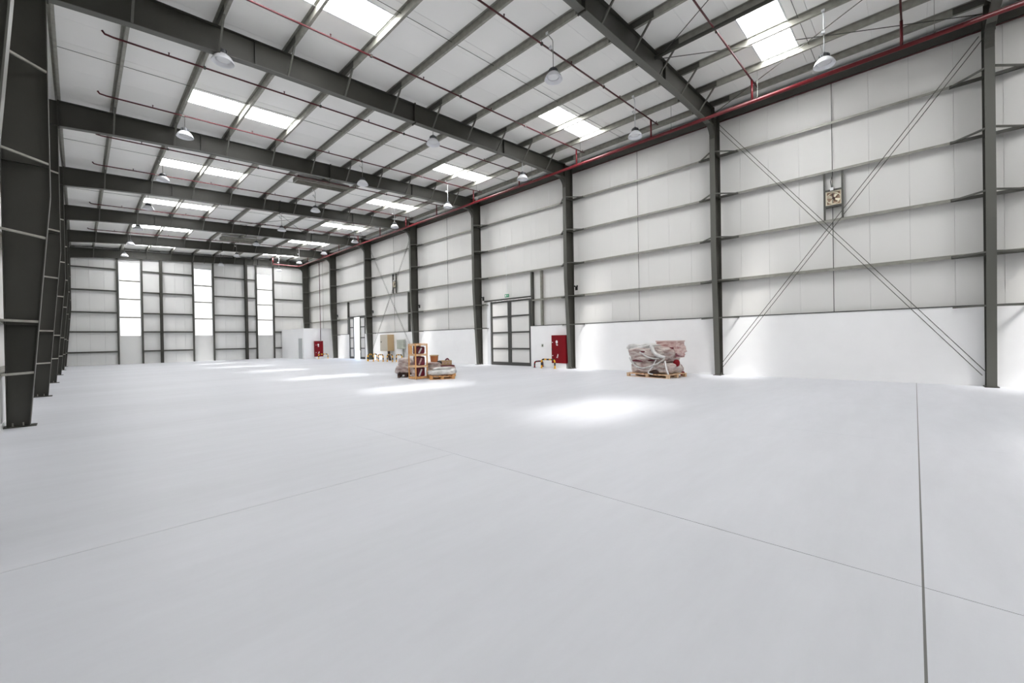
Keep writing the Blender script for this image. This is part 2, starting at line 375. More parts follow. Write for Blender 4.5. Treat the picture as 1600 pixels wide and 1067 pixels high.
# ------------------------------------------------------------------ portal frames: columns
KZ = 4.75
def column(side, n):
    xo = XR if side > 0 else XL; d0, d1 = (.36, .62) if side > 0 else (.30, .65)
    t = thing('steel_column', '', 'column', (xo, F(n), 0), 0, 'steel columns of the %s wall' % ('right' if side > 0 else 'left'))
    s_ = -side; tp = lambda x: ztop(xo + x)
    top = tp(s_ * d1); to = tp(0)
    web = [(0, .02), (s_ * d0, .02), (s_ * d1, KZ), (s_ * d1, top), (0, to)]
    MB().slab(web, 1, -.006, .006).build('web', 'steel', t)
    MB().box(0, s_ * .014, -.10, .10, .02, to).build('outer_flange', 'steel', t)
    mb = MB()
    mb.slab([(s_ * d0, .02), (s_ * (d0 + .014), .02), (s_ * (d1 + .014), KZ), (s_ * d1, KZ)], 1, -.10, .10)
    mb.slab([(s_ * d1, KZ), (s_ * (d1 + .014), KZ), (s_ * (d1 + .014), top), (s_ * d1, top)], 1, -.10, .10)
    mb.build('inner_flange', 'steel_edge', t)
    MB().box(-s_ * .06, s_ * (d0 + .10), -.14, .14, 0, .022).build('base_plate', 'steel', t)
    bb = MB()
    for bx in (.08, d0 - .08):
        for by in (-.06, .06): bb.tube([(s_ * bx, by, .02), (s_ * bx, by, .09)], .013, 6)
    bb.build('anchor_bolts', 'galv', t)
    zs = [Z1 - .02] + GR if side > 0 else [1.09, 2.13, 3.87, 5.42, 7.34]
    for z in zs:
        dd = d0 + (d1 - d0) * min(1, z / KZ)
        for sy in (-1, 1):
            if n == 8 and sy > 0: continue
            MB().bar((s_ * (dd - .01), sy * .07, z), (-s_ * .02, sy * .72, z), .045, .045).build('brace', 'galv' if side < 0 else 'steel_edge', t)
    for z in (zs[1], zs[3], 8.95 if side > 0 else 9.0):
        dd = d0 + (d1 - d0) * min(1, z / KZ)
        MB().box(0, s_ * dd, -.09, .09, z - .07, z - .06).build('stiffener', 'steel', t)
    if side > 0:       # rounded haunch plate under the rafter end
        R_ = .45; x0_ = s_ * (d1 + .014); zc = 9.93 - .02
        pts = [(x0_, zc + .1), (x0_, zc - R_)] + [(x0_ + s_ * R_ * (1 - math.cos(a)), zc - R_ + R_ * math.sin(a)) for a in [math.pi / 2 * k / 8 for k in range(1, 9)]] + [(x0_ + s_ * R_, zc + .1)]
        MB().slab(pts, 1, -.09, .09).build('haunch', 'steel', t)
    return t
for n in range(1, 9):
    t = column(1, n)
    t['label'] = ['dark steel column at the right edge of the photo, on the right wall, with brace rods', 'dark steel column behind the wrapped pallet load, on the right wall', 'dark steel column standing beside the nearer red cabinet',
                  'dark steel column just beyond the hangar door, on the right wall', 'dark steel column between the pallet goods and the grey panel, right wall', 'dark steel column between the far door and the tan cabinet',
                  'dark steel column beside the small white room', 'dark steel corner column rising behind the small white room'][n - 1]
    if n > 1:
        t = column(-1, n)
        t['label'] = ['', 'dark tapered column cut by the left edge of the photo', 'largest fully seen dark tapered column, at the left', 'second dark tapered column seen along the left wall', 'third dark tapered column seen along the left wall',
                      'fourth dark tapered column seen along the left wall', 'fifth dark tapered column seen along the left wall', 'dark column in the far left corner of the hall'][n - 1]

# ------------------------------------------------------------------ rafters
BOT = [(-.355, 8.93), (1.0, 9.08), (3.5, 9.29), (8.62, 9.56), (13.7, 9.84), (16.9, 9.93), (XR - .634, 9.93)]
def rafter(n):
    t = thing('roof_rafter', ['', 'dark tapered roof rafter at the top right corner of the photo', 'dark roof rafter, second nearest, reaching the column behind the wrapped load', 'long dark roof rafter crossing the photo from the top left', 'dark roof rafter, fourth from the camera end',
              'dark roof rafter, fifth from the camera end', 'dark roof rafter, sixth from the camera end', 'dark roof rafter, next to last before the end wall', 'dark roof rafter against the end wall above the windows'][n], 'rafter', (0, F(n) if n < 8 else F(8) - .05, 0), 0, 'roof rafters')
    a, b_ = BOT[0][0], BOT[-1][0]
    MB().slab(BOT + [(b_, ztop(b_)), (a, ztop(a))], 1, -.006, .006).build('web', 'steel', t)
    mb = MB(); mt = MB()
    for (p, q) in zip(BOT[:-1], BOT[1:]): mb.slab([p, q, (q[0], q[1] - .016), (p[0], p[1] - .016)], 1, -.10, .10)
    mt.slab([(a, ztop(a)), (b_, ztop(b_)), (b_, ztop(b_) - .014), (a, ztop(a) - .014)], 1, -.10, .10)
    mb.build('bottom_flange', 'steel_edge', t); mt.build('top_flange', 'steel', t)
    for x, e in ((8.62, .05), (-.345, .02), (XR - .645, .0)):
        z0 = 9.56 if x == 8.62 else (8.93 if x < 0 else 9.93)
        MB().box(x - .018, x + .018, -.115, .115, z0 - .02 - e, ztop(x) + e * .6).build('end_plate', 'steel', t)
    def zb(x):
        for p, q in zip(BOT[:-1], BOT[1:]):
            if p[0] <= x <= q[0]: return p[1] + (q[1] - p[1]) * (x - p[0]) / (q[0] - p[0])
        return 9.93
    for x in PURL[1:-1]:
        for sy in (-1, 1):
            if n == 8 and sy > 0: continue
            MB().bar((x, sy * .09, zb(x) + .01), (x + .02, sy * .62, ztop(x) + .02), .045, .045).build('brace', 'steel_edge', t)
    for x in (3.5, 13.2): MB().box(x - .005, x + .005, -.09, .09, zb(x) + .005, ztop(x) - .02).build('stiffener', 'steel', t)
for n in range(1, 9): rafter(n)

# ------------------------------------------------------------------ purlins
for i, x in enumerate(PURL):
    lab = 'galvanised roof purlin running the length of the hall, %s from the left wall' % ['first', 'second', 'third', 'fourth', 'fifth', 'sixth', 'seventh', 'eighth', 'ninth', 'tenth', 'eleventh', 'twelfth'][i]
    t = thing('roof_purlin', lab, 'purlin', (x, 0, ztop(x)), 0, 'roof purlins')
    MB().box(-.003, .003, YN, YE, .004, .196).box(0, .07, YN, YE, 0, .004).box(-.07, 0, YN, YE, .196, .198).box(.066, .07, YN, YE, .004, .02).build('rail', 'galv', t)
    for nf in range(1, 9): MB().box(-.010, .006, F(nf) - .7, min(F(nf) + .7, YE), .006, .19).build('lap_plate', 'galv_dark', t)
# roof sag rods mid-bay between purlins
for nb in range(0, 8):
    y_ = F(nb) + S / 2 + .22
    t = MB().tube([(PURL[0], y_, ztop(PURL[0]) + .13), (PURL[-1], y_, ztop(PURL[-1]) + .13)], .008, 6).build('tie_rod', 'galv_dark')
    tag(t, 'thin steel tie rod across the purlins, bay %s' % rowname(nb), 'rod', 'roof tie rods')

# ------------------------------------------------------------------ cross bracing
def xrods(name, a, b_, off, label):
    t = thing(name, label, 'brace', (0, 0, 0), 0)
    for s_ in (-1, 1):
        o_ = Vector(off) * s_
        MB().tube([Vector(a) + o_, Vector(b_) + o_], .011, 6).build('rod', 'galv_dark', t)
xb = XR - .22
xrods('wall_brace', (xb, F(2) - .12, 10.05), (xb, F(1) + .12, .36), (0, .048, -.036), 'double brace rod falling to the right across the near wall bay')
xrods('wall_brace', (xb - .06, F(1) + .12, 10.0), (xb - .06, F(2) - .12, .36), (0, .048, .036), 'double brace rod rising to the right across the near wall bay')
xrods('wall_brace', (xb, F(6) - .12, 10.05), (xb, F(5) + .12, .36), (0, .04, -.03), 'brace rod falling to the right above the tan cabinet')
xrods('wall_brace', (xb - .06, F(5) + .12, 10.0), (xb - .06, F(6) - .12, .36), (0, .04, .03), 'brace rod rising to the right above the tan cabinet')
for nf, wh in ((1, 'near'), (5, 'far')):
    for k, (p, q) in enumerate(((12.74, 17.9), (7.7, 12.74))):
        for j, (xa, xb_) in enumerate(((p, q), (q, p))):
            t = MB().tube([(xa, F(nf) + .05, ztop(xa) - .12), (xb_, F(nf + 1) - .05, ztop(xb_) - .12)], .012, 6).build('roof_brace', 'galv_dark')
            tag(t, '%s roof brace rod %s, %s' % (wh, ('near the right wall', 'over the hall middle')[k], ('running away to the right', 'running away to the left')[j]), 'brace')
st = MB().tube([(12.60, F(1) + .01, ztop(12.6) - .13), (12.60, F(2) - .01, ztop(12.6) - .13)], .055, 12).build('strut_tube', 'steel'); tag(st, 'dark round strut tube between the two nearest rafters', 'beam')

# ------------------------------------------------------------------ sprinkler pipework
XM, ZM = 16.40, 9.72
t = thing('sprinkler_main', 'thick red sprinkler main hanging along the right side of the roof', 'pipe')
MB().tube([(XM, YN + .3, ZM), (XM, 47.0, ZM)], .062, 14).build('pipe', 'red_pipe', t, True)
MB().tube([(XM, 47.0, ZM), (XM - .1, 47.1, ZM), (13.9, 47.1, ZM - .05)], .055, 12).build('cross_pipe', 'red_pipe', t, True)
MB().tube([(13.9, 47.1, ZM - .05), (13.9, 47.1, ZM + .6)], .045, 10).build('riser', 'red_pipe', t, True)
for nf in range(1, 8):
    for dy in (1.1, 5.4):
        y_ = F(nf) + dy
        MB().tube([(XM, y_, ZM + .05), (XM, y_, zroof(XM) - .02)], .006, 5).box(XM - .075, XM + .075, y_ - .02, y_ + .02, ZM + .055, ZM + .075).build('hanger', 'galv', t)
for k in range(-1, 13):
    y_ = .32 + 3.69 * k
    if k in (0, -1): y_ = (.2, -3.4)[-k]
    pz = lambda x: 9.66 + SL * x
    lab = 'thin red sprinkler branch pipe across the roof, %s from the camera end' % ['zeroth', 'first', 'second', 'third', 'fourth', 'fifth', 'sixth', 'seventh', 'eighth', 'ninth', 'tenth', 'eleventh', 'twelfth', 'thirteenth'][k + 1] if k >= 0 else 'thin red sprinkler branch pipe across the roof behind the camera'
    if k < 0: continue
    t = thing('sprinkler_branch', lab, 'pipe', (0, y_, 0), 0, 'sprinkler branch pipes')
    MB().tube([(.55, 0, pz(.55) + .09), (.6, 0, pz(.6) + .02), (.75, 0, pz(.75)), (17.05, 0, pz(17.05))], .026, 8).build('pipe', 'red_branch', t, True)
    MB().tube([(XM, 0, ZM + .03), (XM, 0, pz(XM))], .036, 8).build('drop_pipe', 'red_pipe', t, True)
    for x in (2.72, 6.08, 9.44, 12.8):
        MB().tube([(x, 0, pz(x) + .02), (x, 0, ztop(x) + .12)], .006, 5).box(x - .03, x + .03, -.03, .03, pz(x) - .035, pz(x) + .04).build('hanger', 'galv_dark', t)
    for x in (1.9, 4.9, 7.9, 10.9, 13.9, 16.9):
        MB().tube([(x, 0, pz(x)), (x, 0, pz(x) + .07), (x, 0, pz(x) + .09)], [.014, .014, .026], 6).build('sprinkler_head', 'red_dark', t)
for (px, py, bx, lab) in ((16.95, 43.13, 1.80, 'thin red riser pipe down to the cabinet on the small white room'),):
    o = MB().tube([(XM + .02, py, ZM), (px, py, ZM), (px, py, bx)], .03, 8).build('riser_pipe', 'red_dark', None, True); tag(o, lab, 'pipe')

# ------------------------------------------------------------------ high bay lamps
def make_lamp():
    t = thing('high_bay_lamp', '', 'lamp', (0, 0, 0), 0, 'high bay lamps')
    MB().lathe([(.255, -.10), (.262, -.094), (.25, -.06), (.215, .01), (.15, .085), (.105, .10), (.10, .09), (.145, .07), (.205, .0), (.24, -.07), (.248, -.10), (.255, -.10)], 28).build('shade', 'acrylic', t, True)
    MB().lathe([(.001, -.03), (.12, -.03), (.17, -.025), (.17, -.02), (.001, -.02)], 20).build('diffuser', 'white_metal', t, True)
    cp = MB().lathe([(.001, .09), (.105, .09), (.11, .10), (.11, .20), (.095, .215), (.04, .225), (.035, .26), (.001, .26)], 20)
    for k in range(12):
        a = math.pi / 6 * k; cp.bar((.10 * math.cos(a), .10 * math.sin(a), .15), (.128 * math.cos(a), .128 * math.sin(a), .15), .008, .09)
    cp.build('driver_housing', 'lamp_cap', t)
    return t
lamp0 = make_lamp(); used = False
rowlab = {2.66: 'left', 9.38: 'middle', 14.42: 'right'}
for X in (2.66, 9.38, 14.42):
    kk = 0
    for k in range(9):
        y_ = 1.75 + 5.7 * k
        if k == 0 and X < 12: continue
        kk += 1
        t = lamp0 if not used else copytree(lamp0)
        used = True
        dx = .26 if (X == 9.38 and k == 1) else .12
        t.location = (X + dx, y_, 9.17)
        t['label'] = 'white pendant lamp in the %s lamp row, %s' % (rowlab[X], 'nearest of its row' if kk == 1 else ORD[kk - 1] + ' counting away from the camera')
        zt = ztop(X) - 9.17
        MB().tube([(0, 0, .25), (0, 0, zt - .10), (-.02, 0, zt - .04), (-dx + .02, 0, zt + .02), (-dx + .02, 0, zt + .10)], .012 if X != 14.42 else .016, 7).build('rod', 'galv' if X != 14.42 else 'white_metal', t, True)
        MB().box(-dx - .02, -dx + .06, -.04, .04, zt + .0, zt + .06).build('hook_box', 'white_metal', t)

# ------------------------------------------------------------------ roof vents
for (x0, x1, ya_, yb_, lab) in ((7.9, 10.6, 22.6, 23.3, 'rectangular grey duct frame hung under the roof beyond the third rafter'), (8.0, 10.9, 39.4, 40.2, 'rectangular grey duct frame hung under the far roof')):
    t = thing('roof_vent', lab, 'vent')
    for a, b_, c_, d_ in ((x0, x1, ya_, ya_ + .05), (x0, x1, yb_ - .05, yb_), (x0, x0 + .05, ya_ + .05, yb_ - .05), (x1 - .05, x1, ya_ + .05, yb_ - .05)):
        MB().add([(x, y, zroof(x) + dz) for dz in (-.42, -.20) for (x, y) in ((a, c_), (b_, c_), (b_, d_), (a, d_))], [(0, 3, 2, 1), (4, 5, 6, 7), (0, 1, 5, 4), (1, 2, 6, 5), (2, 3, 7, 6), (3, 0, 4, 7)]).build('frame_side', 'galv', t)
    MB().add([(x, y, zroof(x) + dz) for dz in (-.23, -.20) for (x, y) in ((x0, ya_), (x1, ya_), (x1, yb_), (x0, yb_))], [(0, 3, 2, 1), (4, 5, 6, 7), (0, 1, 5, 4), (1, 2, 6, 5), (2, 3, 7, 6), (3, 0, 4, 7)]).build('cover', 'galv', t)

# ------------------------------------------------------------------ hangar doors
def leaf(parent, xa, y0, y1, zt, bars):
    lf = link('door_leaf', MB().box(xa + .05, xa + .09, y0, y1, .004, zt).mesh('door_leaf', 'panel'), parent)
    f_ = MB(); wd = .13
    f_.box(xa, xa + .05, y0, y0 + wd, .004, zt).box(xa, xa + .05, y1 - wd, y1, .004, zt).box(xa, xa + .05, y0 + wd, y1 - wd, .004, .20).box(xa, xa + .05, y0 + wd, y1 - wd, zt - .11, zt)
    f_.build('leaf_frame', 'capping', lf)
    for z in bars: MB().box(xa, xa + .05, y0 + wd, y1 - wd, z - .045, z + .045).build('cross_bar', 'capping', lf)
d1 = struct('door_1')
leaf(d1, XR + .05, D1[0] + .02, 17.88, 4.0, (1.03, 2.03, 3.02)); leaf(d1, XR + .05, 17.90, 19.55, 4.0, (1.03, 2.03, 3.02))
MB().box(XR + .0, XR + .2, 19.57, D1[1] - .02, 0, 4.0).build('door_jamb', 'white_metal', d1)
d2 = struct('door_2')
leaf(d2, XR + .05, D2[0] + .02, 37.55, 3.94, (1.0, 2.0, 3.0)); leaf(d2, XR + .05, 38.75, D2[1] - .02, 3.94, (1.0, 2.0, 3.0))
# exit sign above the first door
t = thing('exit_sign', 'small green exit sign above the hangar door', 'sign', (XR - .02, 18.02, 4.28))
MB().box(0, .05, -.16, .16, -.09, .09).build('sign_board', 'green_sign', t)
MB().box(-.006, 0, .02, .11, -.045, .05).bar((-.003, -.01, 0), (-.003, -.11, 0), .006, .03, (1, 0, 0)).slab([(-.09, .04), (-.09, -.04), (-.14, 0)], 0, -.006, 0).build('pictogram', 'white_paint', t)
MB().tube([(.03, .02, .09), (.03, .02, 3.0)], .012, 6).build('conduit', 'white_metal', t)

# ------------------------------------------------------------------ red hose cabinets
def cabinet(name, label, loc, rz, w_, h, d, plinth):
    """front faces local -Y"""
    t = thing(name, label, 'cabinet', loc, rz, None)
    MB().box(-w_ / 2 + .03, w_ / 2 - .03, .04, d, 0, plinth).build('plinth', 'white_paint', t)
    MB().box(-w_ / 2, w_ / 2, .03, d, plinth, plinth + h).build('body', 'red_paint', t)
    dr = MB().box(-w_ / 2 + .02, w_ / 2 - .02, 0, .03, plinth + .03, plinth + h - .03).build('door', 'red_paint', t)
    MB().box(-w_ / 2 + .05, -w_ / 2 + .07, -.03, 0, plinth + h * .5 - .06, plinth + h * .5 + .06).build('handle', 'black', dr)
    ic = MB(); cx = -w_ * .12; z1_ = plinth + h * .76; z2_ = plinth + h * .27; s_ = h / 1.55
    ic.slab([(cx + .075 * s_ * math.cos(a), z1_ + .09 * s_ * math.sin(a)) for a in [math.pi * k / 8 for k in range(16)]], 1, -.004, 0)
    ic.box(cx - .05 * s_, cx + .07 * s_, -.004, 0, z1_ - .16 * s_, z1_ - .125 * s_).box(cx - .02 * s_, cx + .08 * s_, -.004, 0, z1_ - .20 * s_, z1_ - .175 * s_)
    ic.slab([(cx - .02 * s_, z2_ - .05 * s_), (cx + .09 * s_, z2_ - .05 * s_), (cx + .09 * s_, z2_ + .09 * s_), (cx + .05 * s_, z2_ + .09 * s_), (cx + .04 * s_, z2_)], 1, -.004, 0)
    ic.box(cx - .03 * s_, cx + .07 * s_, -.004, 0, z2_ - .12 * s_, z2_ - .085 * s_)
    for z in (z1_ - .02, z2_ + .0): ic.box(-w_ / 2 + .06, -w_ / 2 + .12, -.004, 0, z - .02, z + .02)
    ic.build('pictogram', 'white_paint', dr)
    return t
cabinet('hose_cabinet', 'tall red fire hose cabinet between the hangar door and a dark column', (XR - .31, 13.86, 0), -math.pi / 2, 1.0, 1.52, .32, .26)
cabinet('hose_cabinet', 'small far red fire hose cabinet on the front of the white room', (16.76, 43.02, 0), 0, .80, 1.56, .3, .20)

# small white room in the far corner
t = struct('wall_inner')
MB().box(15.40, XR - .0, 43.36, 43.5, 0, 2.95).build('front_wall', 'block', t)
MB().box(15.40, 15.54, 43.5, YE - .2, 0, 2.95).build('side_wall', 'block', t)
MB().box(15.36, XR - .0, 43.32, YE - .2, 2.95, 3.03).build('roof', 'block', t)
dr = MB().box(15.36, 15.40, 43.75, 44.65, .02, 2.05).build('door', 'grey_door', t)
MB().tube([(15.33, 44.55, 1.0), (15.33, 44.43, 1.0)], .012, 6).build('handle', 'galv_dark', dr)

# ------------------------------------------------------------------ hoop barriers, black and yellow
def hoop(label, loc, rz, w_=.9, h=.48, group=None, cols=('yellow', 'black'), ends='yellow'):
    t = thing('hoop_barrier', label, 'barrier', loc, rz, group)
    r = .13; pts = [(-w_ / 2, 0, 0), (-w_ / 2, 0, h - r)]
    pts += [(-w_ / 2 + r - r * math.cos(a), 0, h - r + r * math.sin(a)) for a in (math.pi / 6, math.pi / 3, math.pi / 2)]
    pts += [(w_ / 2 - r + r * math.sin(a), 0, h - r + r * math.cos(a)) for a in (0, math.pi / 6, math.pi / 3, math.pi / 2)] + [(w_ / 2, 0, 0)]
    P_ = [Vector(p) for p in pts]; seg = [0]
    for a, b_ in zip(P_[:-1], P_[1:]): seg.append(seg[-1] + (b_ - a).length)
    T = seg[-1]; N = 11
    def at(s_):
        for i in range(len(P_) - 1):
            if s_ <= seg[i + 1] + 1e-6: return P_[i].lerp(P_[i + 1], (s_ - seg[i]) / (seg[i + 1] - seg[i]))
        return P_[-1]
    for k in range(N):
        ss = [T * k / N + T / N * j / 4 for j in range(5)]
        MB().tube([at(s_) for s_ in ss], .042, 8).build('band', cols[k % 2], t, True)
    MB().box(-w_ / 2 - .07, -w_ / 2 + .07, -.07, .07, 0, .012).box(w_ / 2 - .07, w_ / 2 + .07, -.07, .07, 0, .012).build('foot_plate', ends, t)
    return t
hoop('black and yellow hoop barrier in front of the nearer red cabinet', (17.52, 14.22, 0), math.pi / 2, .92, .48)
hoop('red and black low hoop barrier left of the nearer red cabinet', (17.95, 15.25, 0), 0, .7, .34, None, ('red_paint', 'black'), 'black')
for i, (x, y_, rz, w_) in enumerate(((16.5, 31.9, math.pi / 2, .85), (17.15, 32.9, 0, .85), (16.75, 30.75, math.pi / 2, .75), (16.9, 29.6, math.pi / 2, .8), (17.2, 28.75, math.pi / 2, .8))):
    hoop(['black and yellow hoop barrier leftmost before the tan cabinet', 'black and yellow hoop barrier set end-on behind the leftmost hoop', 'black and yellow hoop barrier directly below the tan cabinet', 'black and yellow hoop barrier between tan cabinet and grey panel', 'black and yellow hoop barrier nearest to the grey panel post'][i],
         (x, y_, 0), rz, w_, .55, 'hoop barriers round the far cabinets')
hoop('tiny far hoop barrier before the far red cabinet', (16.85, 42.3, 0), 0, .9, .45)

# electrical cabinets
t = thing('electric_cabinet', 'deep tan electric cabinet fixed on the far right wall', 'cabinet')
MB().box(17.72, XR + .01, 31.35, 32.55, .80, 2.16).build('body', 'tan', t)
dr = MB().box(17.69, 17.72, 31.37, 32.53, .82, 2.14).build('door', 'beige', t)
MB().box(17.66, 17.69, 32.30, 32.36, 1.5, 1.62).build('handle', 'black', dr)
cb_ = MB()
for k in range(6): cb_.tube([(17.95 + .03 * (k % 2), 31.45 + k * .07, .80), (18.0, 31.5 + k * .06, .4), (18.1, 31.5 + k * .07, 0)], .03, 6)
cb_.build('cables', 'brown_dark', t)
t = thing('meter_cabinet', 'shallow grey electric panel standing on a grey post by the far wall', 'cabinet')
MB().box(18.0, 18.22, 29.45, 30.40, .98, 1.72).build('body', 'greygreen', t)
MB().box(18.08, 18.18, 29.55, 29.70, 0, .98).build('post', 'galv', t)

# small things on the wall
t = thing('wall_switch', 'tiny grey switch box on the white wall left of the red cabinet', 'switch', (XR + .0, 15.25, 1.22))
MB().box(0, .04, -.06, .06, -.08, .08).build('housing', 'greygreen', t); MB().box(-.01, 0, -.02, .02, -.03, .03).build('toggle', 'black', t)
for n, wh in ((3, 'third'), (4, 'fourth'), (5, 'fifth'), (6, 'sixth'), (7, 'seventh')):
    y_ = F(n) - .24
    t = thing('emergency_light', 'small black twin emergency light beside the %s column of the right wall' % wh, 'lamp', (XR - .02, y_, 4.25), 0, 'emergency lights by the columns')
    MB().box(0, .04, -.07, .07, -.12, .08).build('housing', 'black', t)
    for s_ in (-1, 1): MB().lathe([(.001, 0), (.05, 0), (.04, .07), (.001, .08)], 10, (-.02, s_ * .07, .06)).build('lamp_head', 'black', t, True)

# ------------------------------------------------------------------ wall fans
def fan(y_, label):
    t = thing('wall_fan', label, 'fan', (XR + .02, y_, 0))
    for s_ in (-1, 1):
        MB().box(0, .015, s_ * .25 - .03, s_ * .25 + .03, 5.60, 7.22).box(.015, .12, s_ * .25 - .004, s_ * .25 + .004, 5.60, 7.22).build('post', 'galv_dark', t)
    MB().box(0, .14, -.22, .22, 6.58, 6.64).build('header', 'galv_dark', t); MB().box(0, .14, -.22, .22, 6.03, 6.09).build('sill', 'galv_dark', t)
    hs = MB()
    hs.box(.02, .14, -.22, -.19, 6.09, 6.58).box(.02, .14, .19, .22, 6.09, 6.58).box(.02, .14, -.19, .19, 6.09, 6.12).box(.02, .14, -.19, .19, 6.55, 6.58)
    ring = [(.19 * math.cos(a), 6.335 + .19 * math.sin(a)) for a in [2 * math.pi * k / 24 for k in range(24)]]
    hs.build('housing', 'cream', t)
    MB().box(.10, .12, -.19, .19, 6.12, 6.55).build('back_mesh', 'fan_brown', t)
    MB().tube([(.05, y, z) for y, z in ring] + [(.05, ring[0][0], ring[0][1])], .014, 6).build('ring', 'cream', t)
    for k in range(4):
        a = math.pi / 2 * k + .5; c_, s_ = math.cos(a), math.sin(a)
        P = lambda r, w_, dx: (.06 + dx, r * c_ - w_ * s_, 6.335 + r * s_ + w_ * c_)
        MB().add([P(.03, -.02, .02), P(.17, -.06, .03), P(.17, .05, -.01), P(.03, .02, 0), P(.03, -.02, .025), P(.17, -.06, .035), P(.17, .05, -.005), P(.03, .02, .005)],
                 [(0, 1, 2, 3), (7, 6, 5, 4), (0, 4, 5, 1), (1, 5, 6, 2), (2, 6, 7, 3), (3, 7, 4, 0)]).build('blade', 'cream', t)
    MB().tube([(.02, 0, 6.335), (.1, 0, 6.335)], .04, 10).build('hub', 'brown_dark', t)
    MB().box(-.02, .06, .0, .09, 6.60, 6.70).build('junction_box', 'white_paint', t)
    MB().tube([(.0, .045, 6.70), (.0, .07, 6.92), (.0, .02, 7.12), (.0, .02, 7.25)], .014, 6).build('conduit', 'black', t)
fan(2.0, 'small framed wall fan behind the crossing brace rods, near bay')
fan(31.2, 'small framed wall fan high above the tan cabinet')

# ------------------------------------------------------------------ pallets and wrapped goods
def pallet(label, loc, rz, L_, W_, m='wood_pale'):
    t = thing('pallet', label, 'pallet', loc, rz)
    for k in range(3):
        y_ = -W_ / 2 + .05 + k * (W_ - .1) / 2
        MB().box(-L_ / 2, L_ / 2, y_ - .05, y_ + .05, 0, .018).build('bottom_board', m, t)
        for j in range(3):
            x_ = -L_ / 2 + .06 + j * (L_ - .12) / 2
            MB().box(x_ - .06, x_ + .06, y_ - .05, y_ + .05, .018, .105).build('block', m, t)
        MB().box(-L_ / 2, L_ / 2, y_ - .05, y_ + .05, .105, .122).build('stringer_board', m, t)
    nb = max(5, int(L_ / .16))
    for k in range(nb):
        x_ = -L_ / 2 + .05 + k * (L_ - .1) / (nb - 1)
        MB().box(x_ - .055, x_ + .055, -W_ / 2 - .01, W_ / 2 + .01, .122, .15).build('deck_board', m, t)
    return t
def heap(mb, c, sx, sy, sz, seed, nu=56, nv=30, fold=.07, pw=.45, zf=3.0):
    vs = []; fs = []; c = Vector(c)
    for j in range(nv + 1):
        ph = -math.pi / 2 + math.pi * j / nv
        for i in range(nu):
            th = 2 * math.pi * i / nu
            sp = lambda v, e: math.copysign(abs(v) ** e, v)
            d = Vector((sp(math.cos(ph), pw) * sp(math.cos(th), pw), sp(math.cos(ph), pw) * sp(math.sin(th), pw), sp(math.sin(ph), pw)))
            q = Vector((d.x * sx, d.y * sy, d.z * sz)) + Vector((seed * 7.3, seed * 3.1, 0))
            nn = noise.noise(Vector((q.x * 1.8, q.y * 1.8, q.z * zf)))
            rid = 1 - abs(noise.noise(Vector((q.x * 3.2, q.y * 3.2, q.z * zf * 2.6 + 3 * nn)))) * 2.6
            rid2 = 1 - abs(noise.noise(Vector((q.x * 6 + 9, q.y * 6, q.z * zf * 3 + 5 * nn)))) * 2.6
            k = 1 + nn * fold * 1.6 + (rid * fold + rid2 * fold * .45) / max(sx, .3) * .55
            z = c.z + d.z * sz * (1 + nn * fold * 2.2)
            vs.append((c.x + d.x * sx * k, c.y + d.y * sy * k, max(z, c.z - sz)))
    for j in range(nv):
        for i in range(nu):
            q = (i + 1) % nu; fs.append((j * nu + i, j * nu + q, (j + 1) * nu + q, (j + 1) * nu + i))
    return mb.add(vs, fs)

# right-hand wrapped load
PC = (16.22, 7.56); PR = math.radians(-8)
pallet('long pale wooden pallet under the wrapped load by the right wall', (*PC, 0), PR + math.pi / 2, 1.90, 1.28)
t = thing('wrapped_load', 'bulky plastic-wrapped load with maroon goods on a pallet by the right wall', 'bundle', (*PC, .15), PR, None)
heap(MB(), (0, -.02, .22), .60, .90, .24, 1, 60, 24, .08).build('lower_wrap', 'film', t, True)
heap(MB(), (-.05, .12, .72), .58, .84, .34, 2, 72, 34, .13, .55).build('middle_wrap', 'film', t, True)
heap(MB(), (-.12, .38, 1.00), .42, .52, .17, 3, 48, 20, .15, .6).build('top_wrap', 'film_grey', t, True)
bx = MB().box(.02, .62, -.88, -.02, .62, 1.26).build('wrapped_box', 'film_pink', t)
MB().box(.00, .64, -.90, -.00, 1.24, 1.29).build('box_lid', 'lid_pink', bx)
for (z0, z1) in ((.80, .90), (.96, 1.03)): MB().box(.005, .02, -.78, -.10, z0, z1).build('maroon_strip', 'maroon', bx)
MB().box(-.02, .62, -.885, -.878, .66, .80).build('maroon_strip', 'maroon', bx)
heap(MB(), (.36, -.72, .95), .30, .22, .30, 6, 40, 20, .12, .6).build('side_wrap', 'film_pink', t, True)
MB().lathe([(.001, -.14), (.06, -.13), (.105, -.09), (.125, -.03), (.125, .03), (.105, .09), (.06, .13), (.001, .14)], 18).build('red_reel', 'red_paint', t, True).location = (-.05, -.93, .42)
